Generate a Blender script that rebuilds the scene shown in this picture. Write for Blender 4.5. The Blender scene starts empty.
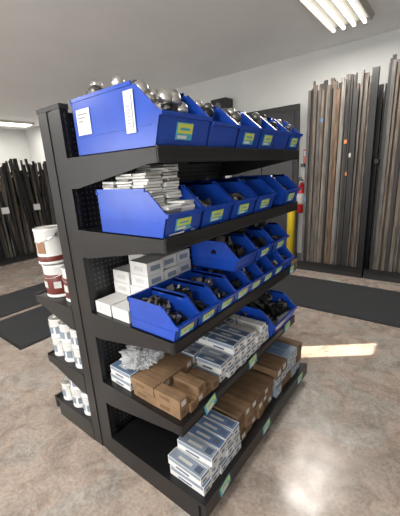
import bpy, math, random
from mathutils import Matrix, Vector, Euler
random.seed(7)
R = random.uniform
scene = bpy.context.scene

# ---------------------------------------------------------------- materials
def mat(name, col, rough=0.5, metal=0.0, var=0.0, scale=8.0, bump=0.0, col2=None, emit=0.0, spec=0.5, alpha=1.0, trans=0.0, stretch=None):
    m = bpy.data.materials.new(name); m.use_nodes = True
    nt = m.node_tree; b = nt.nodes['Principled BSDF']
    b.inputs['Roughness'].default_value = rough
    b.inputs['Metallic'].default_value = metal
    b.inputs['Specular IOR Level'].default_value = spec
    b.inputs['Base Color'].default_value = (*col, 1)
    if alpha < 1: b.inputs['Alpha'].default_value = alpha
    if trans: b.inputs['Transmission Weight'].default_value = trans
    if emit:
        b.inputs['Emission Color'].default_value = (*col, 1)
        b.inputs['Emission Strength'].default_value = emit
    if var or bump or col2:
        tc = nt.nodes.new('ShaderNodeTexCoord'); n = nt.nodes.new('ShaderNodeTexNoise')
        n.inputs['Scale'].default_value = scale; n.inputs['Detail'].default_value = 5
        if stretch:
            mp = nt.nodes.new('ShaderNodeMapping'); mp.inputs['Scale'].default_value = stretch
            nt.links.new(tc.outputs['Object'], mp.inputs['Vector']); nt.links.new(mp.outputs[0], n.inputs['Vector'])
        else: nt.links.new(tc.outputs['Object'], n.inputs['Vector'])
        r = nt.nodes.new('ShaderNodeValToRGB')
        c2 = col2 if col2 else tuple(c*(1-var) for c in col)
        r.color_ramp.elements[0].position = .35; r.color_ramp.elements[1].position = .65
        r.color_ramp.elements[0].color = (*c2, 1)
        r.color_ramp.elements[1].color = (*[min(1, c*(1+var*.4)) for c in col], 1)
        nt.links.new(n.outputs['Fac'], r.inputs['Fac'])
        nt.links.new(r.outputs['Color'], b.inputs['Base Color'])
        if bump:
            bp = nt.nodes.new('ShaderNodeBump'); bp.inputs['Strength'].default_value = bump
            bp.inputs['Distance'].default_value = .01
            nt.links.new(n.outputs['Fac'], bp.inputs['Height']); nt.links.new(bp.outputs['Normal'], b.inputs['Normal'])
    return m

BLK = mat('black_powder_coat', (.008, .008, .009), .36, 0, .3, 60)
BLK2 = mat('black_trim', (.016, .016, .018), .5)
BLUE = mat('blue_plastic', (.009, .058, .40), .22, 0, .12, 10, spec=.6)
WHITE = mat('white_card', (.66, .66, .65), .6, 0, .06, 12)
OFFW = mat('off_white_card', (.54, .54, .52), .6, 0, .1, 12)
YEL = mat('label_yellow', (.60, .64, .10), .5)
TEAL = mat('label_teal', (.06, .36, .50), .5)
INK = mat('ink', (.03, .03, .035), .6)
INKG = mat('ink_grey', (.22, .22, .23), .6)
STEEL = mat('bright_steel', (.58, .565, .54), .28, .9, .25, 30)
DSTEEL = mat('dark_steel', (.16, .155, .15), .38, .8, .4, 25)
BPART = mat('black_oxide_steel', (.018, .018, .02), .35, .4, .3, 30)
BROWN = mat('kraft_cardboard', (.23, .14, .075), .75, 0, .22, 14)
BROWN2 = mat('kraft_cardboard_dark', (.14, .083, .043), .75, 0, .18, 14)
BXBLUE = mat('box_blue_print', (.11, .18, .31), .5, 0, .1, 20)
BXGREY = mat('box_grey_print', (.22, .27, .34), .5, 0, .1, 20)
TAPE = mat('box_dark_print', (.08, .10, .16), .5)
REDBR = mat('can_maroon', (.13, .022, .016), .35)
TANL = mat('can_tan_label', (.26, .13, .07), .5)
REDM = mat('extinguisher_red', (.55, .02, .02), .3)
YELP = mat('safety_yellow', (.75, .55, .03), .45, 0, .1, 8)
ORG = mat('orange_tag', (.6, .2, .05), .5)

def pegboard():
    m = bpy.data.materials.new('black_pegboard'); m.use_nodes = True
    nt = m.node_tree; b = nt.nodes['Principled BSDF']; b.inputs['Roughness'].default_value = .45
    tc = nt.nodes.new('ShaderNodeTexCoord'); sep = nt.nodes.new('ShaderNodeSeparateXYZ')
    nt.links.new(tc.outputs['Object'], sep.inputs[0])
    def cell(sock):
        a = nt.nodes.new('ShaderNodeMath'); a.operation = 'MULTIPLY'; a.inputs[1].default_value = 40
        nt.links.new(sock, a.inputs[0])
        f = nt.nodes.new('ShaderNodeMath'); f.operation = 'FRACT'; nt.links.new(a.outputs[0], f.inputs[0])
        s = nt.nodes.new('ShaderNodeMath'); s.operation = 'SUBTRACT'; s.inputs[1].default_value = .5
        nt.links.new(f.outputs[0], s.inputs[0])
        p = nt.nodes.new('ShaderNodeMath'); p.operation = 'POWER'; p.inputs[1].default_value = 2
        nt.links.new(s.outputs[0], p.inputs[0]); return p.outputs[0]
    ad = nt.nodes.new('ShaderNodeMath'); ad.operation = 'ADD'
    nt.links.new(cell(sep.outputs[1]), ad.inputs[0]); nt.links.new(cell(sep.outputs[2]), ad.inputs[1])
    lt = nt.nodes.new('ShaderNodeMath'); lt.operation = 'LESS_THAN'; lt.inputs[1].default_value = .05
    nt.links.new(ad.outputs[0], lt.inputs[0])
    mx = nt.nodes.new('ShaderNodeMix'); mx.data_type = 'RGBA'
    mx.inputs[6].default_value = (.010, .010, .011, 1); mx.inputs[7].default_value = (.09, .09, .095, 1)
    nt.links.new(lt.outputs[0], mx.inputs[0]); nt.links.new(mx.outputs[2], b.inputs['Base Color'])
    return m
PEG = pegboard()

def floor_mat():
    m = bpy.data.materials.new('stained_concrete'); m.use_nodes = True
    nt = m.node_tree; b = nt.nodes['Principled BSDF']
    tc = nt.nodes.new('ShaderNodeTexCoord')
    def noise(s, d=6, dist=0.0, rough=.6):
        n = nt.nodes.new('ShaderNodeTexNoise'); n.inputs['Scale'].default_value = s
        n.inputs['Detail'].default_value = d; n.inputs['Distortion'].default_value = dist; n.inputs['Roughness'].default_value = rough
        nt.links.new(tc.outputs['Object'], n.inputs['Vector']); return n
    def ramp(n, stops):
        r = nt.nodes.new('ShaderNodeValToRGB'); els = r.color_ramp.elements
        els[0].position, els[0].color = stops[0][0], (*stops[0][1], 1)
        els[1].position, els[1].color = stops[-1][0], (*stops[-1][1], 1)
        for p, c in stops[1:-1]:
            e = els.new(p); e.color = (*c, 1)
        nt.links.new(n.outputs['Fac'], r.inputs['Fac']); return r
    big = ramp(noise(1.8, 9, 1.0, .65), [(.3, (.31, .255, .215)), (.42, (.42, .36, .315)), (.50, (.50, .405, .345)), (.56, (.43, .39, .35)), (.72, (.56, .52, .475))])
    mid = ramp(noise(7, 9, .8, .75), [(.35, (.60, .57, .55)), (.55, (1, 1, 1))])
    fine = ramp(noise(60, 5), [(.35, (.76, .75, .74)), (.6, (1.0, 1.0, 1.0))])
    def mul(a, c):
        x = nt.nodes.new('ShaderNodeMix'); x.data_type = 'RGBA'; x.blend_type = 'MULTIPLY'; x.inputs[0].default_value = 1
        nt.links.new(a, x.inputs[6]); nt.links.new(c, x.inputs[7]); return x.outputs[2]
    nt.links.new(mul(mul(big.outputs[0], mid.outputs[0]), fine.outputs[0]), b.inputs['Base Color'])
    rr = ramp(noise(4, 6), [(.3, (.13, .13, .13)), (.7, (.34, .34, .34))])
    nt.links.new(rr.outputs[0], b.inputs['Roughness'])
    return m
FLOOR = floor_mat()
WALL = mat('painted_wall', (.56, .565, .555), .85, 0, .03, 2, .05)
CEIL = mat('painted_ceiling', (.84, .85, .86), .9, 0, .03, 1.5)
BASEB = mat('baseboard_grey', (.12, .12, .12), .6)
MATM = mat('rubber_mat', (.032, .034, .038), .85, 0, .5, 120, .5)
ST = (9, 9, .6)
ST2 = (14, 14, 1.6)
BARS = [mat('bar_mill_grey', (.115, .108, .102), .5, .4, .45, 3, stretch=ST2), mat('bar_brown', (.155, .122, .095), .65, .2, .45, 3, stretch=ST2),
        mat('bar_dark', (.035, .033, .032), .5, .4, .3, 3, stretch=ST), mat('bar_light', (.22, .205, .185), .45, .4, .35, 3, stretch=ST2),
        mat('bar_rust', (.16, .095, .058), .75, .1, .5, 3, stretch=ST2)]
TUBE = mat('fluorescent_tube', (1, .97, .90), .4, emit=2.2)
FIX = mat('fixture_white', (.42, .40, .36), .5)
def glass():
    m = bpy.data.materials.new('window_glass'); m.use_nodes = True
    nt = m.node_tree; nt.nodes.clear()
    o = nt.nodes.new('ShaderNodeOutputMaterial'); t = nt.nodes.new('ShaderNodeBsdfTransparent')
    nt.links.new(t.outputs[0], o.inputs[0]); t.inputs[0].default_value = (.92, .95, .95, 1); return m
GLASS = glass()
BAG = mat('clear_plastic_film', (.70, .72, .74), .10, 0, alpha=.38, spec=.9)

# ---------------------------------------------------------------- mesh builder
class MB:
    def __init__(s): s.v, s.f, s.mi, s.sm, s.mats = [], [], [], [], []
    def add(s, vs, fs, m, M=None, smooth=False):
        if m not in s.mats: s.mats.append(m)
        k = s.mats.index(m); o = len(s.v)
        for p in vs:
            p = Vector(p)
            if M is not None: p = M @ p
            s.v.append(p)
        for f in fs:
            s.f.append([o+i for i in f]); s.mi.append(k); s.sm.append(smooth)
    def box(s, x0, x1, y0, y1, z0, z1, m, M=None):
        s.add([(x0,y0,z0),(x1,y0,z0),(x1,y1,z0),(x0,y1,z0),(x0,y0,z1),(x1,y0,z1),(x1,y1,z1),(x0,y1,z1)],
              [(0,3,2,1),(4,5,6,7),(0,1,5,4),(1,2,6,5),(2,3,7,6),(3,0,4,7)], m, M)
    def prism(s, poly, y0, y1, m, M=None):
        n = len(poly)
        s.add([(x, y0, z) for x, z in poly]+[(x, y1, z) for x, z in poly],
              [list(range(n)), list(range(2*n-1, n-1, -1))]+[[i, i+n, (i+1) % n+n, (i+1) % n] for i in range(n)], m, M)
    def lathe(s, prof, m, M=None, seg=20, smooth=True):
        vs, fs = [], []
        for r, z in prof:
            for i in range(seg):
                a = 2*math.pi*i/seg; vs.append((r*math.cos(a), r*math.sin(a), z))
        for j in range(len(prof)-1):
            for i in range(seg):
                k = (i+1) % seg; fs.append((j*seg+i, j*seg+k, (j+1)*seg+k, (j+1)*seg+i))
        fs.append(list(range(seg-1, -1, -1))); fs.append([(len(prof)-1)*seg+i for i in range(seg)])
        s.add(vs, fs, m, M, smooth)
    def cyl(s, r, z0, z1, m, M=None, seg=14):
        s.lathe([(r, z0), (r, z0+1e-4), (r, z1-1e-4), (r, z1)], m, M, seg, False)
    def sphere(s, r, m, M=None, seg=16):
        n = 10; s.lathe([(max(1e-4, r*math.sin(math.pi*i/n)), -r*math.cos(math.pi*i/n)) for i in range(n+1)], m, M, seg)
    def torus(s, Rr, r, m, M=None, seg=14, n=7):
        vs, fs = [], []
        for i in range(seg):
            a = 2*math.pi*i/seg
            for j in range(n):
                b = 2*math.pi*j/n; q = Rr+r*math.cos(b)
                vs.append((q*math.cos(a), q*math.sin(a), r*math.sin(b)))
        for i in range(seg):
            for j in range(n):
                fs.append((i*n+j, ((i+1) % seg)*n+j, ((i+1) % seg)*n+(j+1) % n, i*n+(j+1) % n))
        s.add(vs, fs, m, M, True)
    def obj(s, name, bevel=0.0, origin=None):
        me = bpy.data.meshes.new(name)
        if origin is None:
            xs = [p.x for p in s.v]; ys = [p.y for p in s.v]; zs = [p.z for p in s.v]
            origin = Vector(((min(xs)+max(xs))/2, (min(ys)+max(ys))/2, min(zs)))
        origin = Vector(origin)
        me.from_pydata([tuple(p-origin) for p in s.v], [], s.f)
        for m in s.mats: me.materials.append(m)
        for i, p in enumerate(me.polygons): p.material_index = s.mi[i]; p.use_smooth = s.sm[i]
        me.update()
        o = bpy.data.objects.new(name, me); scene.collection.objects.link(o); o.location = origin
        if bevel:
            b = o.modifiers.new('bevel', 'BEVEL'); b.width = bevel; b.segments = 2; b.limit_method = 'ANGLE'; b.angle_limit = math.radians(50)
        return o
def T(x, y, z, rx=0, ry=0, rz=0): return Matrix.Translation((x, y, z)) @ Euler((rx, ry, rz)).to_matrix().to_4x4()

# ---------------------------------------------------------------- room shell
X0, X1, Y0, Y1, H = -9.3, 3.5, -5.0, 4.3, 3.07
t = .15
def wbox(name, *a, m=WALL):
    b = MB(); b.box(*a, m); return b.obj(name)
wbox('floor', X0-t, X1+t, Y0-t, Y1+t, -.1, 0, m=FLOOR)
wbox('ceiling', X0-t, X1+t, Y0-t, Y1+t, H, H+.1, m=CEIL)
wbox('wall_back', X0-t, X1+t, Y1, Y1+t, 0, H)
wbox('wall_left', X0-t, X0, Y0, Y1, 0, H)
sy0, sy1, sz0, sz1 = 3.66, 3.98, 1.46, 1.97
b = MB()
b.box(X1, X1+t, Y0, sy0, 0, H, WALL); b.box(X1, X1+t, sy1, Y1, 0, H, WALL)
b.box(X1, X1+t, sy0, sy1, 0, sz0, WALL); b.box(X1, X1+t, sy0, sy1, sz1, H, WALL)
b.obj('wall_right')
b = MB()
fill_wins = [(-6.5, -3.5), (-2.6, .4), (.9, 3.2)]  # unseen windows, added behind the camera to carry the fill lamps
b.box(X0-t, X1+t, Y0-t, Y0, 0, .5, WALL); b.box(X0-t, X1+t, Y0-t, Y0, 2.6, H, WALL)
e = [X0-t]+[q for w in fill_wins for q in w]+[X1+t]
for i in range(0, len(e), 2): b.box(e[i], e[i+1], Y0-t, Y0, .5, 2.6, WALL)
b.obj('wall_front')
for i, (a, c) in enumerate(fill_wins):
    b = MB()
    b.box(a, c, Y0-.09, Y0-.08, .5, 2.6, GLASS)
    for q in (a, (a+c)/2-.025, c-.05): b.box(q, q+.05, Y0-.12, Y0-.04, .5, 2.6, BLK2)
    b.box(a, c, Y0-.12, Y0-.04, .5, .55, BLK2); b.box(a, c, Y0-.12, Y0-.04, 2.55, 2.6, BLK2)
    b.obj('window_%d' % (i+1))
wbox('baseboard_back', X0, X1, Y1-.012, Y1, 0, .1, m=BASEB)
wbox('baseboard_left', X0, X0+.012, Y0, Y1-.012, 0, .1, m=BASEB)

b = MB()
b.box(-1.75, -.52, Y1-.05, Y1-.013, 0, 2.42, BLK2)
b.box(-1.67, -1.15, Y1-.065, Y1-.05, .02, 2.34, BLK); b.box(-1.13, -.60, Y1-.065, Y1-.05, .02, 2.34, BLK)
b.box(-1.18, -1.16, Y1-.11, Y1-.065, .95, 1.15, STEEL)
b.obj('door_1', .003)
b = MB(); b.box(-2.0, -1.70, Y1-.25, Y1-.03, 2.42, 2.68, BLK2); b.box(-1.98, -1.72, Y1-.255, Y1-.25, 2.44, 2.66, BLK)
b.box(-1.9, -1.82, Y1-.03, Y1, 2.5, 2.6, BLK2); b.cyl(.07, 0, .01, DSTEEL, T(-1.85, Y1-.255, 2.55, math.pi/2)); b.obj('wall_speaker', .006)

# ---------------------------------------------------------------- ceiling lights
def fixture(x0, x1, y0, y1, power):
    b = MB(); z = H
    b.box(x0, x1, y0, y1, z-.03, z-.001, FIX)
    b.prism([(x0-.03, z-.001), (x0, z-.05), (x0+.01, z-.05), (x0+.01, z-.001)], y0, y1, FIX)
    b.prism([(x1-.01, z-.001), (x1-.01, z-.05), (x1, z-.05), (x1+.03, z-.001)], y0, y1, FIX)
    n = 4
    for i in range(n):
        xx = x0+(x1-x0)*(i+.5)/n
        b.cyl(.018, 0, y1-y0-.10, TUBE, T(xx, y1-.05, z-.062, math.pi/2), 12)
        for yy in (y0+.01, y1-.05): b.box(xx-.02, xx+.02, yy, yy+.03, z-.085, z-.03, FIX)
    b.obj('fluorescent_ceiling_light')
    L = bpy.data.lights.new('fluorescent_lamp', 'AREA'); L.shape = 'RECTANGLE'; L.size = x1-x0; L.size_y = y1-y0
    L.energy = power; L.color = (1, .96, .89)
    o = bpy.data.objects.new('fluorescent_lamp', L); scene.collection.objects.link(o); o.location = ((x0+x1)/2, (y0+y1)/2, H-.1)
fixture(.07, .51, 2.42, 3.62, 40)
fixture(-8.3, -7.86, 2.2, 3.9, 45)
fixture(.3, .74, -2.6, -1.4, 60)
fixture(-4.0, -3.56, -2.6, -1.4, 65)
fixture(-8.3, -7.86, -2.6, -1.4, 45)

# ---------------------------------------------------------------- mats
def fmat(x0, x1, y0, y1):
    b = MB(); b.box(x0, x1, y0, y1, .0005, .008, MATM)
    w = .025
    for q in ((x0, x1, y0-w, y0), (x0, x1, y1, y1+w), (x0-w, x0, y0-w, y1+w), (x1, x1+w, y0-w, y1+w)):
        b.box(*q, .0005, .006, BLK2)
    b.obj('rubber_floor_mat')
fmat(-2.4, 3.0, 2.47, 3.40)
fmat(-3.36, -2.60, .24, 3.2)
fmat(-2.46, -1.63, .24, 2.2)

# ---------------------------------------------------------------- gondola shelving
L = 1.24
ZR = [1.615, 1.30, .885, .49]
DR = .635
g = MB()
for y0 in (0, L-.04):
    g.box(-.10, -.025, y0, y0+.04, .0, 1.83, BLK); g.box(.02, .085, y0, y0+.04, 0, 1.83, BLK)
    g.box(-.025, .02, y0+.004, y0+.036, 0, 1.826, BLK)
    g.box(-.103, .088, y0-.002, y0+.042, 1.815, 1.835, BLK2)
    for k in range(60):
        z = .16+k*.0275
        g.box(.085, .0855, y0+.016, y0+.024, z, z+.016, INK); g.box(-.1005, -.10, y0+.016, y0+.024, z, z+.016, INK)
g.box(-.062, -.056, .04, L-.04, .14, 1.80, PEG); g.box(.056, .062, .04, L-.04, .14, 1.80, PEG)
for z in (.14, .95, 1.79): g.box(-.07, .07, .04, L-.04, z-.02, z+.015, BLK)
def shelf(sx, x_in, x_out, z):
    def bx(a, c, *r):
        a, c = sx*a, sx*c; g.box(min(a, c), max(a, c), *r)
    bx(x_in, x_out, .0, L, z-.012, z, BLK)
    bx(x_out-.004, x_out+.004, -.002, L+.002, z-.05, z+.006, BLK)
    bx(x_out-.03, x_out, .0, L, z-.05, z-.042, BLK)
    bx(x_out+.004, x_out+.007, .0, L, z-.046, z-.040, BLK2); bx(x_out+.004, x_out+.007, .0, L, z-.004, z+.003, BLK2)
    for yy in (-.002, L-.003):
        poly = [(x_in, z-.13), (x_in+.05, z-.13), (x_out-.05, z-.052), (x_out, z-.05), (x_out, z), (x_in, z)]
        if sx < 0: poly = [(-x, q) for x, q in poly][::-1]
        g.prism(poly, yy, yy+.005, BLK)
    for k in (1, 2): bx(x_in, x_out, L*k/3-.01, L*k/3+.01, z-.04, z-.012, BLK)
for z in ZR: shelf(1, .086, DR, z)
ZL = [.865, .455]
for z in ZL: shelf(-1, .101, .50, z)
BZ = .125
g.box(.085, .735, -.002, L+.002, BZ-.02, BZ, BLK); g.box(.715, .74, -.004, L+.004, BZ-.075, BZ+.006, BLK)
g.box(.69, .70, 0, L, 0, BZ-.02, BLK2); g.box(.085, .70, -.002, .003, 0, BZ-.02, BLK); g.box(.085, .70, L-.003, L+.002, 0, BZ-.02, BLK)
g.box(-.52, -.10, -.002, L+.002, BZ-.02, BZ, BLK); g.box(-.525, -.50, -.004, L+.004, BZ-.075, BZ+.006, BLK)
g.box(-.49, -.48, 0, L, 0, BZ-.02, BLK2); g.box(-.48, -.10, -.002, .003, 0, BZ-.02, BLK); g.box(-.48, -.10, L-.003, L+.002, 0, BZ-.02, BLK)
def tag(x, y, z, s=1.0, rot=0.0):
    M = T(x, y, z, rot, 0, 0)
    g.box(0, .0015, -.045*s, .045*s, -.028*s, .028*s, TEAL, M)
    g.box(.0015, .002, -.034*s, .040*s, -.006*s, .024*s, YEL, M)
    g.box(.0015, .002, -.035*s, .02*s, -.022*s, -.010*s, WHITE, M)
    g.box(.002, .0025, -.028*s, .025*s, .004*s, .013*s, TEAL, M)
for y, rr in ((.2, .25), (.61, .1), (1.1, .05)): tag(DR+.008, y, .49-.018, 1, rr)
for y, rr in ((.15, .2), (.58, .1), (1.1, 0)): tag(.742, y, BZ-.028, 1, rr)
tag(DR+.008, 1.16, .885-.02, .8, 0)
g.obj('gondola_shelving_unit', .0015, origin=(0, 0, 0))

# ---------------------------------------------------------------- bins
def bin_(x0, y0, z, w, d, h, label=True, lab2=False, name='plastic_storage_bin'):
    z += .001
    b = MB(); th = .004
    M = T(x0, y0, z)
    side = [(0, 0), (d*.93, 0), (d, h*.50), (d*.965, h*.55), (d*.76, h*.93), (d*.73, h), (0, h)]
    for y in (0, w-th): b.prism(side, y, y+th, BLUE, M)
    b.box(0, th, 0, w, 0, h, BLUE, M); b.box(0, d*.93, 0, w, 0, th, BLUE, M)
    b.prism([(d*.93-th, 0), (d*.93, 0), (d, h*.5), (d-th, h*.5)], 0, w, BLUE, M)
    for y in (-.003, w-.004): b.box(-.003, d*.74, y, y+.007, h-.012, h+.001, BLUE, M)
    b.box(-.004, .006, -.003, w+.003, h-.02, h+.001, BLUE, M)
    b.prism([(d-.010, h*.5-.014), (d+.005, h*.5-.014), (d+.009, h*.5), (d-.010, h*.5)], -.002, w+.002, BLUE, M)
    for y in (-.002, w-.001):
        b.box(.01, d*.9, y, y+.003, h*.32, h*.34, BLUE, M)
        p = [(d*.965, h*.52), (d*.985, h*.52), (d*.78, h*.95), (d*.755, h*.93)]
        b.prism(p, y-.001, y+.004, BLUE, M)
    ang = math.atan2(d*.07, h*.5)
    F = M @ T(d*.93+.002, w/2, 0, 0, ang, 0)
    b.box(0, .003, -w*.40, w*.40, h*.08, h*.10, BLUE, F)
    if label:
        lw = min(w*.30, .044); c = -w*.03
        za, zb = h*.12, h*.12+h*.27
        b.box(0, .002, c-lw, c+lw, za, zb, TEAL, F); b.box(.002, .003, c-lw*.85, c+lw*.95, za+h*.10, zb-h*.015, YEL, F)
        b.box(.002, .003, c-lw*.8, c+lw*.3, za+h*.02, za+h*.07, WHITE, F); b.box(.003, .0035, c-lw*.6, c+lw*.6, za+h*.15, za+h*.19, TEAL, F)
    if lab2:
        b.box(d*.06, d*.24, -.0035, -.002, h*.36, h*.80, WHITE, M)
        for k in range(3): b.box(d*.08, d*(.21-.03*k), -.004, -.0035, h*(.70-.06*k), h*(.725-.06*k), INKG, M)
        b.box(d*.66, d*.76, -.0045, -.003, h*.25, h*.88, WHITE, M)
        for k in range(7): b.box(d*.68, d*.72, -.005, -.0045, h*(.34+.05*k), h*(.355+.05*k), INKG, M)
        b.box(d*.735, d*.745, -.005, -.0045, h*.3, h*.8, INKG, M)
    return b.obj(name, .0008)
def balls(x0, y0, z, w, d, h, n, zlo, zhi, rr=(.022, .034), sp=.66, pal=None):
    b = MB()
    for k in range(n):
        r = R(*rr); f = k/max(1, n-1); x = x0+.05+(d*sp)*f+R(-.02, .02); y = y0+R(.035, w-.035)
        zz = z+R(zlo, zhi)*(1-.45*max(0, f-.45))
        M = T(x, y, zz, R(-.8, .8), R(-.8, .8), R(0, 6)); m = random.choice(pal or [STEEL, STEEL, DSTEEL])
        b.sphere(r, m, M); b.cyl(r*.5, -r*1.7, -r*.8, DSTEEL, M); b.torus(r*.55, r*.2, DSTEEL, M @ T(0, 0, -r*1.0))
    return b.obj('steel_ball_caps')
def parts(x0, y0, z, w, d, h, n=26, ms=(BPART, BPART, DSTEEL), name='black_steel_fittings', s=1.0, fill=.45, top=.85):
    b = MB()
    q = [(.012, .006), (d*.90, .006), (d*.93, h*.36), (d*.6, h*fill), (.012, h*fill)]
    b.prism(q, .012, w-.012, BPART, T(x0, y0, z))
    for k in range(n):
        f = R(0, 1); x = x0+.04+f*(d*.88-.06); y = y0+R(.03, w-.03)
        zz = z+h*(R(fill, top) if f < .65 else R(.38, .55))
        M = T(x, y, zz, R(-1.5, 1.5), R(-1.5, 1.5), R(0, 6)); m = random.choice(ms); q = random.random()
        if q < .35:
            b.box(-.022*s, .022*s, -.010*s, .010*s, -.004*s, .004*s, m, M); b.cyl(.009*s, -.01*s, .014*s, m, M @ T(.016*s, 0, 0))
        elif q < .6: b.torus(.015*s, .005*s, m, M)
        elif q < .85: b.cyl(.008*s, -.024*s, .024*s, m, M); b.cyl(.012*s, -.026*s, -.016*s, m, M, 6)
        else: b.box(-.014*s, .014*s, -.014*s, .014*s, -.012*s, .012*s, m, M)
    return b.obj(name, 0)

z1 = ZR[0]
row1 = [(.005, .275), (.29, .20), (.50, .20), (.71, .165), (.885, .165), (1.06, .165)]
for i, (y, w) in enumerate(row1):
    hh = .215 if i < 1 else .19
    bx0, bd = (.17, .49) if i == 0 else (.20, .46)
    bin_(bx0, y, z1, w, bd, hh, label=i in (0, 2, 3, 5), lab2=(i == 0))
    parts(bx0, y, z1, w, bd, hh, 26, (DSTEEL, STEEL, BPART), 'steel_weld_fittings', 1.4, .5, .95)
    if i == 0: balls(bx0, y, z1, w, bd, hh, 40, .16, .26, (.024, .036), .72)
    else: balls(bx0, y, z1, w, bd, hh, 24, .13, .225, (.019, .028), .72, [STEEL, DSTEEL, DSTEEL, BPART])
z2 = ZR[1]
for i, y in enumerate((.005, .225, .45, .675, 1.03)):
    w = .205
    bin_(.26, y, z2, w, .39, .178, label=True)
    if i == 0: continue
    parts(.26, y, z2, w, .39, .16, 34, (DSTEEL, STEEL, BPART, BPART), 'steel_latch_hardware', 1.5, .5, 1.0)
b = MB()
for c, (x, y, zt) in enumerate(((.32, .06, .20), (.335, .155, .225), (.415, .06, .235), (.425, .155, .265), (.51, .06, .235), (.515, .15, .26), (.585, .07, .10), (.585, .15, .12))):
    z = z2+.008
    while z < z2+zt:
        th = R(.008, .013); M = T(x+R(-.006, .006), y+R(-.005, .005), z, R(-.03, .03), R(-.03, .03), R(-.2, .2))
        b.box(-.040, .040, -.038, .038, 0, th-.002, random.choice([STEEL, OFFW, WHITE, WHITE]), M); z += th
b.obj('stacked_hinge_packages', .0006)
z3 = ZR[2]
for i in range(8):
    y = .008+i*.146
    bin_(.375, y, z3, .138, .275, .14, label=i < 7)
    parts(.375, y, z3, .138, .275, .125, 34, (BPART, BPART, DSTEEL, STEEL) if i % 2 == 0 else (BPART, BPART, DSTEEL), 'latch_fittings', 1.25, .45, .95)
for i, y in enumerate((.50, .71, .92)):
    bin_(.33, y, z3+.143, .20, .30, .15, label=i > 0)
    parts(.33, y, z3+.143, .20, .30, .14, 36, (BPART, BPART, BPART, DSTEEL), 'black_hinge_fittings', 1.5, .45, 1.1)
z4 = ZR[3]
bin_(.28, .87, z4, .345, .38, .175, label=False)
parts(.28, .87, z4, .345, .38, .18, 100, (BPART, BPART, BPART, DSTEEL), 'black_pipe_fittings', 1.6, .5, 1.1)

# ---------------------------------------------------------------- boxes
def carton(b, x, y, z, lx, ly, lz, style, rz=0.0):
    M = T(x+lx/2, y+ly/2, z, 0, 0, rz); a, c = lx/2-.001, ly/2-.001; h = lz-.001; e = .0006
    base = {'bw': WHITE, 'br': BROWN, 'gy': BXGREY, 'w': WHITE, 'bd': BROWN2}[style]
    b.box(-a, a, -c, c, 0, h, base, M)
    if style == 'bw':
        b.box(-a*.97, a*.97, -c*.94, c*.8, h, h+e, random.choice([BXBLUE, BXBLUE, BXGREY]), M)
        b.box(-a*.5, a*.3, -c*.4, c*.1, h+e, h+e*2, OFFW, M); b.box(a*.5, a*.85, -c*.6, c*.5, h+e, h+e*2, TAPE, M)
        b.box(a, a+e, -c*.9, c*.9, h*.7, h*.94, BXBLUE, M); b.box(a+e*.5, a+e*1.2, -c*.5, c*.3, h*.2, h*.45, TAPE, M)
        b.box(-a*.96, a*.96, -c-e, -c, h*.6, h*.95, BXGREY, M); b.box(-a*.5, a*.3, -c-e*1.2, -c, h*.15, h*.35, TAPE, M)
    if style == 'gy':
        b.box(-a*.96, a*.5, -c*.9, c*.9, h, h+e, BXBLUE, M); b.box(a, a+e, -c*.7, c*.7, h*.2, h*.8, OFFW, M)
        b.box(a+e, a+e*1.5, -c*.4, c*.4, h*.4, h*.6, TAPE, M)
    if style in ('br', 'bd'):
        b.box(-a, a, -c*.05, c*.05, h, h+e, BROWN2 if style == 'br' else BROWN, M)
        b.box(a, a+e, -c*.6, c*.5, h*.25, h*.8, OFFW if random.random() < .35 else BROWN2, M)
        b.box(-a*.6, a*.2, -c-e, -c, h*.3, h*.7, BROWN2, M)
    if style == 'w':
        b.box(a, a+e, -c*.6, c*.6, h*.3, h*.7, BXGREY, M)
        b.box(-a*.5, a*.5, -c-e, -c, h*.3, h*.65, OFFW, M)
def stack(name, xs, y0, z, ny, nz, lx, ly, lz, style, drop=.0):
    b = MB()
    for x in xs:
        for j in range(ny):
            n = nz - (1 if random.random() < drop else 0)
            for k in range(n):
                st = style if isinstance(style, str) else random.choice(style)
                carton(b, x+R(-.008, .008), y0+j*(ly+.003), z+.001+k*(lz+.0008), lx, ly, lz, st, R(-.03, .03))
    return b.obj(name, .0012)
stack('kraft_carton_stack', (.30, .46), .025, z4, 5, 2, .155, .055, .048, 'br', .15)
stack('blue_white_carton_stack', (.30, .46), .325, z4, 1, 2, .155, .05, .052, 'bw', .0)
stack('blue_white_carton_stack', (.27, .45), .385, z4, 4, 3, .175, .058, .05, 'bw', .2)
stack('blue_white_carton_stack', (.27, .45), .635, z4, 4, 3, .175, .054, .045, ('bw', 'w'), .3)
stack('flat_carton_stack', (.125,), .03, z4, 4, 2, .16, .07, .047, 'bw', .0)
stack('blue_white_carton_stack', (.50,), .03, BZ, 5, 3, .205, .062, .05, 'bw', .2)
stack('kraft_carton_stack', (.32, .51), .37, BZ, 6, 3, .185, .064, .052, ('br', 'bd'), .25)
stack('grey_blue_carton_stack', (.29, .50), .79, BZ, 5, 3, .205, .08, .065, ('gy', 'gy', 'gy', 'bd'), .2)
stack('white_carton_stack', (.10, .225), .02, z3, 1, 1, .12, .12, .06, 'w', 0)
stack('white_carton_stack', (.10, .23), .145, z3, 3, 4, .125, .105, .062, 'w', .3)
stack('white_carton_stack', (.10, .21), .58, z3, 2, 3, .10, .12, .07, ('w', 'bw'), .3)
import bmesh
bm = bmesh.new(); bmesh.ops.create_icosphere(bm, subdivisions=5, radius=1)
from mathutils import noise as N
for v in bm.verts:
    n = N.noise(v.co*2.0)*.35+abs(N.noise(v.co*4.5))*.45+abs(N.noise(v.co*11))*.12
    v.co = v.co*(1+n-.25); v.co.x *= .095; v.co.y *= .115; v.co.z = max(v.co.z, -.6)*.085
mn = min(v.co.z for v in bm.verts)
for v in bm.verts: v.co.z -= mn
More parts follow.
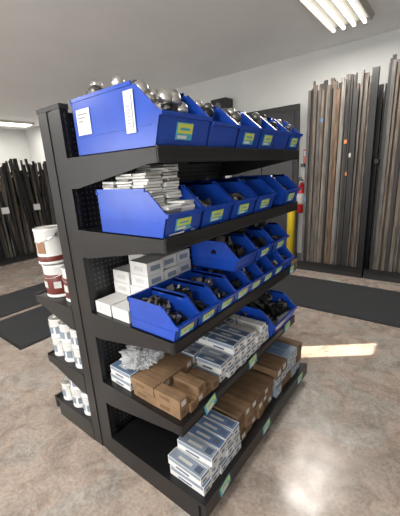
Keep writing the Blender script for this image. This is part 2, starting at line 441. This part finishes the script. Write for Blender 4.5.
me = bpy.data.meshes.new('plastic_bag'); bm.to_mesh(me); bm.free(); me.materials.append(BAG)
o = bpy.data.objects.new('plastic_bag', me); scene.collection.objects.link(o); o.location = (.265, .15, z4+.099)

# ---------------------------------------------------------------- cans on left side
def can(x, y, z, r, h, band=None, rz=0, tan=False):
    b = MB(); M = T(x, y, z+.001, 0, 0, rz)
    b.lathe([(r*.96, 0), (r, .004), (r, .01), (r*.97, .012), (r*.97, h-.016), (r, h-.012), (r, h-.002), (r*.96, h), (r*.94, h-.006), (r*.8, h-.008)], WHITE, M, 28)
    b.lathe([(r*.78, h-.009), (r*.78, h-.004), (r*.74, h-.003)], STEEL, M, 24)
    if band:
        b.lathe([(r*.972, h*.10), (r*.982, h*.11), (r*.982, h*.70), (r*.972, h*.71)], band, M, 28)
        for a in (-1.9, -.9, -2.9): b.box(r*.96, r*.992, -.02, .02, h*.3, h*.5, OFFW, M @ T(0, 0, 0, 0, 0, a))
    elif tan:
        b.lathe([(r*.972, h*.08), (r*.982, h*.09), (r*.982, h*.22), (r*.972, h*.23)], REDBR, M, 28)
        for a in (-1.9, -1.1, -2.8): b.box(r*.95, r*.985, -.024, .024, h*.32, h*.64, TANL, M @ T(0, 0, 0, 0, 0, a))
    else:
        for a in (-1.9, -1.0, -2.8): b.box(r*.95, r*.985, -.016, .016, h*.25, h*.6, BXGREY, M @ T(0, 0, 0, 0, 0, a))
    for s in (-1, 1): b.cyl(.009, 0, .006, STEEL, M @ T(s*r*.99, 0, h*.82, 0, s*math.pi/2, 0), 10)
    K = 12
    P = lambda a: Vector((r*1.03*math.cos(a), -r*.95*math.sin(a)-.004, h*.82-r*.5*math.sin(a)))
    for k in range(K):
        p0, p1 = P(math.pi*k/K), P(math.pi*(k+1)/K); d = p1-p0
        b.cyl(.0018, 0, d.length, STEEL, M @ Matrix.Translation(p0) @ d.to_track_quat('Z', 'Y').to_matrix().to_4x4(), 6)
    return b.obj('paint_can')
for i, y in enumerate((.10, .285, .47, .66)):
    can(-.37, y, ZL[0], .083, .195, REDBR, R(-.4, .4))
    can(-.40, y, ZL[0]+.196, .083, .205, None, R(-.4, .4), True)
    can(-.195, y+.02, ZL[0], .083, .195, REDBR, .3)
for zz in (ZL[1], BZ):
    for y in (.07, .20, .33, .46, .59, .72):
        for x in (-.43, -.31, -.19):
            can(x, y, zz, .054, .125, None, R(-.5, .5))
            if zz > .2 or x > -.4: can(x, y, zz+.126, .054, .125, None, R(-.5, .5))

# ---------------------------------------------------------------- steel bar racks
def bars_back(name, xa, xb, hmin, hmax, w, pal, post=True):
    b = MB()
    b.box(xa, xb, 3.74, 4.2, .001, .06, BLK2)
    b.box(xa, xb, 3.74, 3.78, .06, .13, BLK)
    for x in (xa, xb-.05):
        b.box(x, x+.05, 4.12, 4.17, .06, 2.45, BLK); b.box(x, x+.05, 3.80, 4.12, 1.5, 1.55, BLK)
    b.box(xa, xb, 4.17, 4.2, .06, 2.3, BPART)
    if post: b.box(xb-.07, xb, 3.76, 3.83, .06, hmax+.02, BLK)
    for layer in range(3):
        x = xa+.055
        while x < xb-.10:
            ww = w*R(.5, 1.35); hh = R(hmin, hmax) - (.05*random.random() if layer == 0 else 0)
            if layer == 0 and random.random() < .12: x += ww; continue
            yb = [3.80, 3.86, 3.92][layer]+R(-.015, .015); lean = math.radians(R(-2.4, -1.6))
            M = T(x+ww/2, yb, .061, lean, math.radians(R(-.35, .35)), 0)
            b.box(-ww/2, ww/2, -.012, .02, 0, hh, random.choice(pal), M)
            if layer == 0 and random.random() < .07:
                zt = R(.9, 2.1); b.box(-ww/2-.001, ww/2+.001, -.014, -.012, zt, zt+.05, random.choice([ORG, OFFW, BXBLUE]), M)
            x += ww+R(.001, .006)
    return b.obj(name)
G, BR, DK, LT, RU = BARS
bars_back('steel_bar_rack', -.31, .60, 2.38, 2.56, .034, [G, G, G, BR, BR, BR, RU, LT, DK, DK])
bars_back('steel_bar_rack', .62, 1.45, 2.50, 2.66, .036, [G, DK, BR, G, BR, LT, DK])
bars_back('steel_bar_rack', 1.50, 2.6, 2.3, 2.6, .035, [G, DK, LT, DK, BR])
b = MB()
ya, yb_ = .1, 3.7
b.box(-5.75, -5.15, ya, yb_, .001, .06, BLK2); b.box(-5.19, -5.15, ya, yb_, .06, .12, BLK)
for y in (ya, 1.3, 2.5, yb_-.06):
    b.box(-5.72, -5.66, y, y+.06, .06, 1.75, BLK)
    b.box(-5.66, -5.3, y, y+.05, 1.2, 1.25, BLK)
b.box(-5.66, -5.6, ya, yb_, 1.2, 1.27, BLK); b.box(-5.66, -5.6, ya, yb_, 1.65, 1.72, BLK)
b.box(-5.60, -5.59, ya, yb_, .06, 1.62, BPART)
for layer in range(3):
    y = ya+.05
    while y < yb_-.05:
        ww = R(.025, .06); hh = R(1.65, 1.93)
        M = T([-5.28, -5.34, -5.40][layer]+R(-.02, .02), y, .062, math.radians(R(-5, 3)), math.radians(R(-5.5, -3.5)), 0)
        b.box(-.012, .015, -ww/2, ww/2, 0, hh, random.choice([DK, DK, BPART, G, DK, BR, G]), M)
        y += ww*R(1.0, 1.6)
for y in (1.65, 2.25): b.box(-5.235, -5.23, y, y+.13, .95, 1.07, WHITE)
b.obj('steel_bar_rack')

# ---------------------------------------------------------------- fire extinguisher, sign, bollard
b = MB(); M = T(-.425, 4.18, .80)
b.lathe([(.05, 0), (.068, .008), (.072, .03), (.072, .36), (.062, .40), (.035, .43), (.022, .44), (.022, .47)], REDM, M, 24)
b.lathe([(.0725, .14), (.0735, .145), (.0735, .30), (.0725, .305)], WHITE, M, 24)
b.cyl(.018, .47, .51, STEEL, M); b.box(-.012, .012, -.11, .03, .50, .515, INK, M); b.box(-.012, .012, -.10, .02, .535, .55, INK, M @ T(0, 0, 0, .1))
P = lambda a: Vector((-.04-.06*math.sin(a*math.pi), -.03, .49-.36*a))
for k in range(10):
    a0, a1 = k/10, (k+1)/10
    d = P(a1)-P(a0); b.cyl(.009, 0, d.length*1.05, INK, M @ Matrix.Translation(P(a0)) @ d.to_track_quat('Z', 'Y').to_matrix().to_4x4(), 8)
b.box(-.03, .03, .072, .12, .1, .45, REDM, M)
b.obj('fire_extinguisher')
b = MB(); b.box(-.46, -.36, Y1-.004, Y1, 1.52, 1.76, REDM); b.box(-.45, -.37, Y1-.0045, Y1-.004, 1.66, 1.74, WHITE); b.obj('fire_extinguisher_sign')
b = MB(); M = T(-.475, 3.9, .001)
b.cyl(.11, 0, .012, YELP, M, 24)
b.lathe([(.06, .012), (.06, .95), (.055, .975), (.035, .995), (.005, 1.0)], YELP, M, 24)
for k in range(4): b.cyl(.01, .012, .022, STEEL, M @ T(.088*math.cos(k*1.57+.78), .088*math.sin(k*1.57+.78), 0), 6)
b.obj('safety_bollard')

# ---------------------------------------------------------------- lights
w = bpy.data.worlds.new('world'); scene.world = w; w.use_nodes = True
nt = w.node_tree; bg = nt.nodes['Background']
sky = nt.nodes.new('ShaderNodeTexSky'); sky.sky_type = 'HOSEK_WILKIE'; sky.sun_direction = (.72, .54, .43)
nt.links.new(sky.outputs[0], bg.inputs[0]); bg.inputs[1].default_value = .5
S = bpy.data.lights.new('sun', 'SUN'); S.energy = 22; S.angle = .006; S.color = (1, .88, .70)
so = bpy.data.objects.new('sun', S); scene.collection.objects.link(so)
so.rotation_euler = Vector((-1, -.75, -.6)).to_track_quat('-Z', 'Y').to_euler(); so.location = (8, 6, 6)
for i, (a, c) in enumerate(fill_wins):  # added area fill lamps set in the unseen front openings
    A = bpy.data.lights.new('window_daylight', 'AREA'); A.shape = 'RECTANGLE'; A.size = c-a; A.size_y = 2.1; A.energy = [90, 75, 115][i]; A.color = (1, .985, .96)
    ao = bpy.data.objects.new('window_daylight', A); scene.collection.objects.link(ao); ao.location = ((a+c)/2, Y0+.05, 1.55)
    ao.rotation_euler = Vector((0, 1, -.05)).to_track_quat('-Z', 'Z').to_euler()

# ---------------------------------------------------------------- camera
cam = bpy.data.cameras.new('camera'); co = bpy.data.objects.new('camera', cam); scene.collection.objects.link(co)
cam.sensor_fit = 'HORIZONTAL'; cam.sensor_width = 36; cam.lens = 316/400*36; cam.clip_start = .05
f = Vector((-.6005, .7548, -.2652)).normalized(); r = Vector((.7906, .609, -.0559)); r = (r-f*r.dot(f)).normalized(); u = r.cross(f)
Mx = Matrix((r, u, -f)).transposed().to_4x4(); Mx.translation = (1.415, -.787, 1.53)
co.matrix_world = Mx
scene.camera = co
scene.view_settings.view_transform = 'Standard'
scene.view_settings.look = 'None'
scene.view_settings.exposure = 0.27
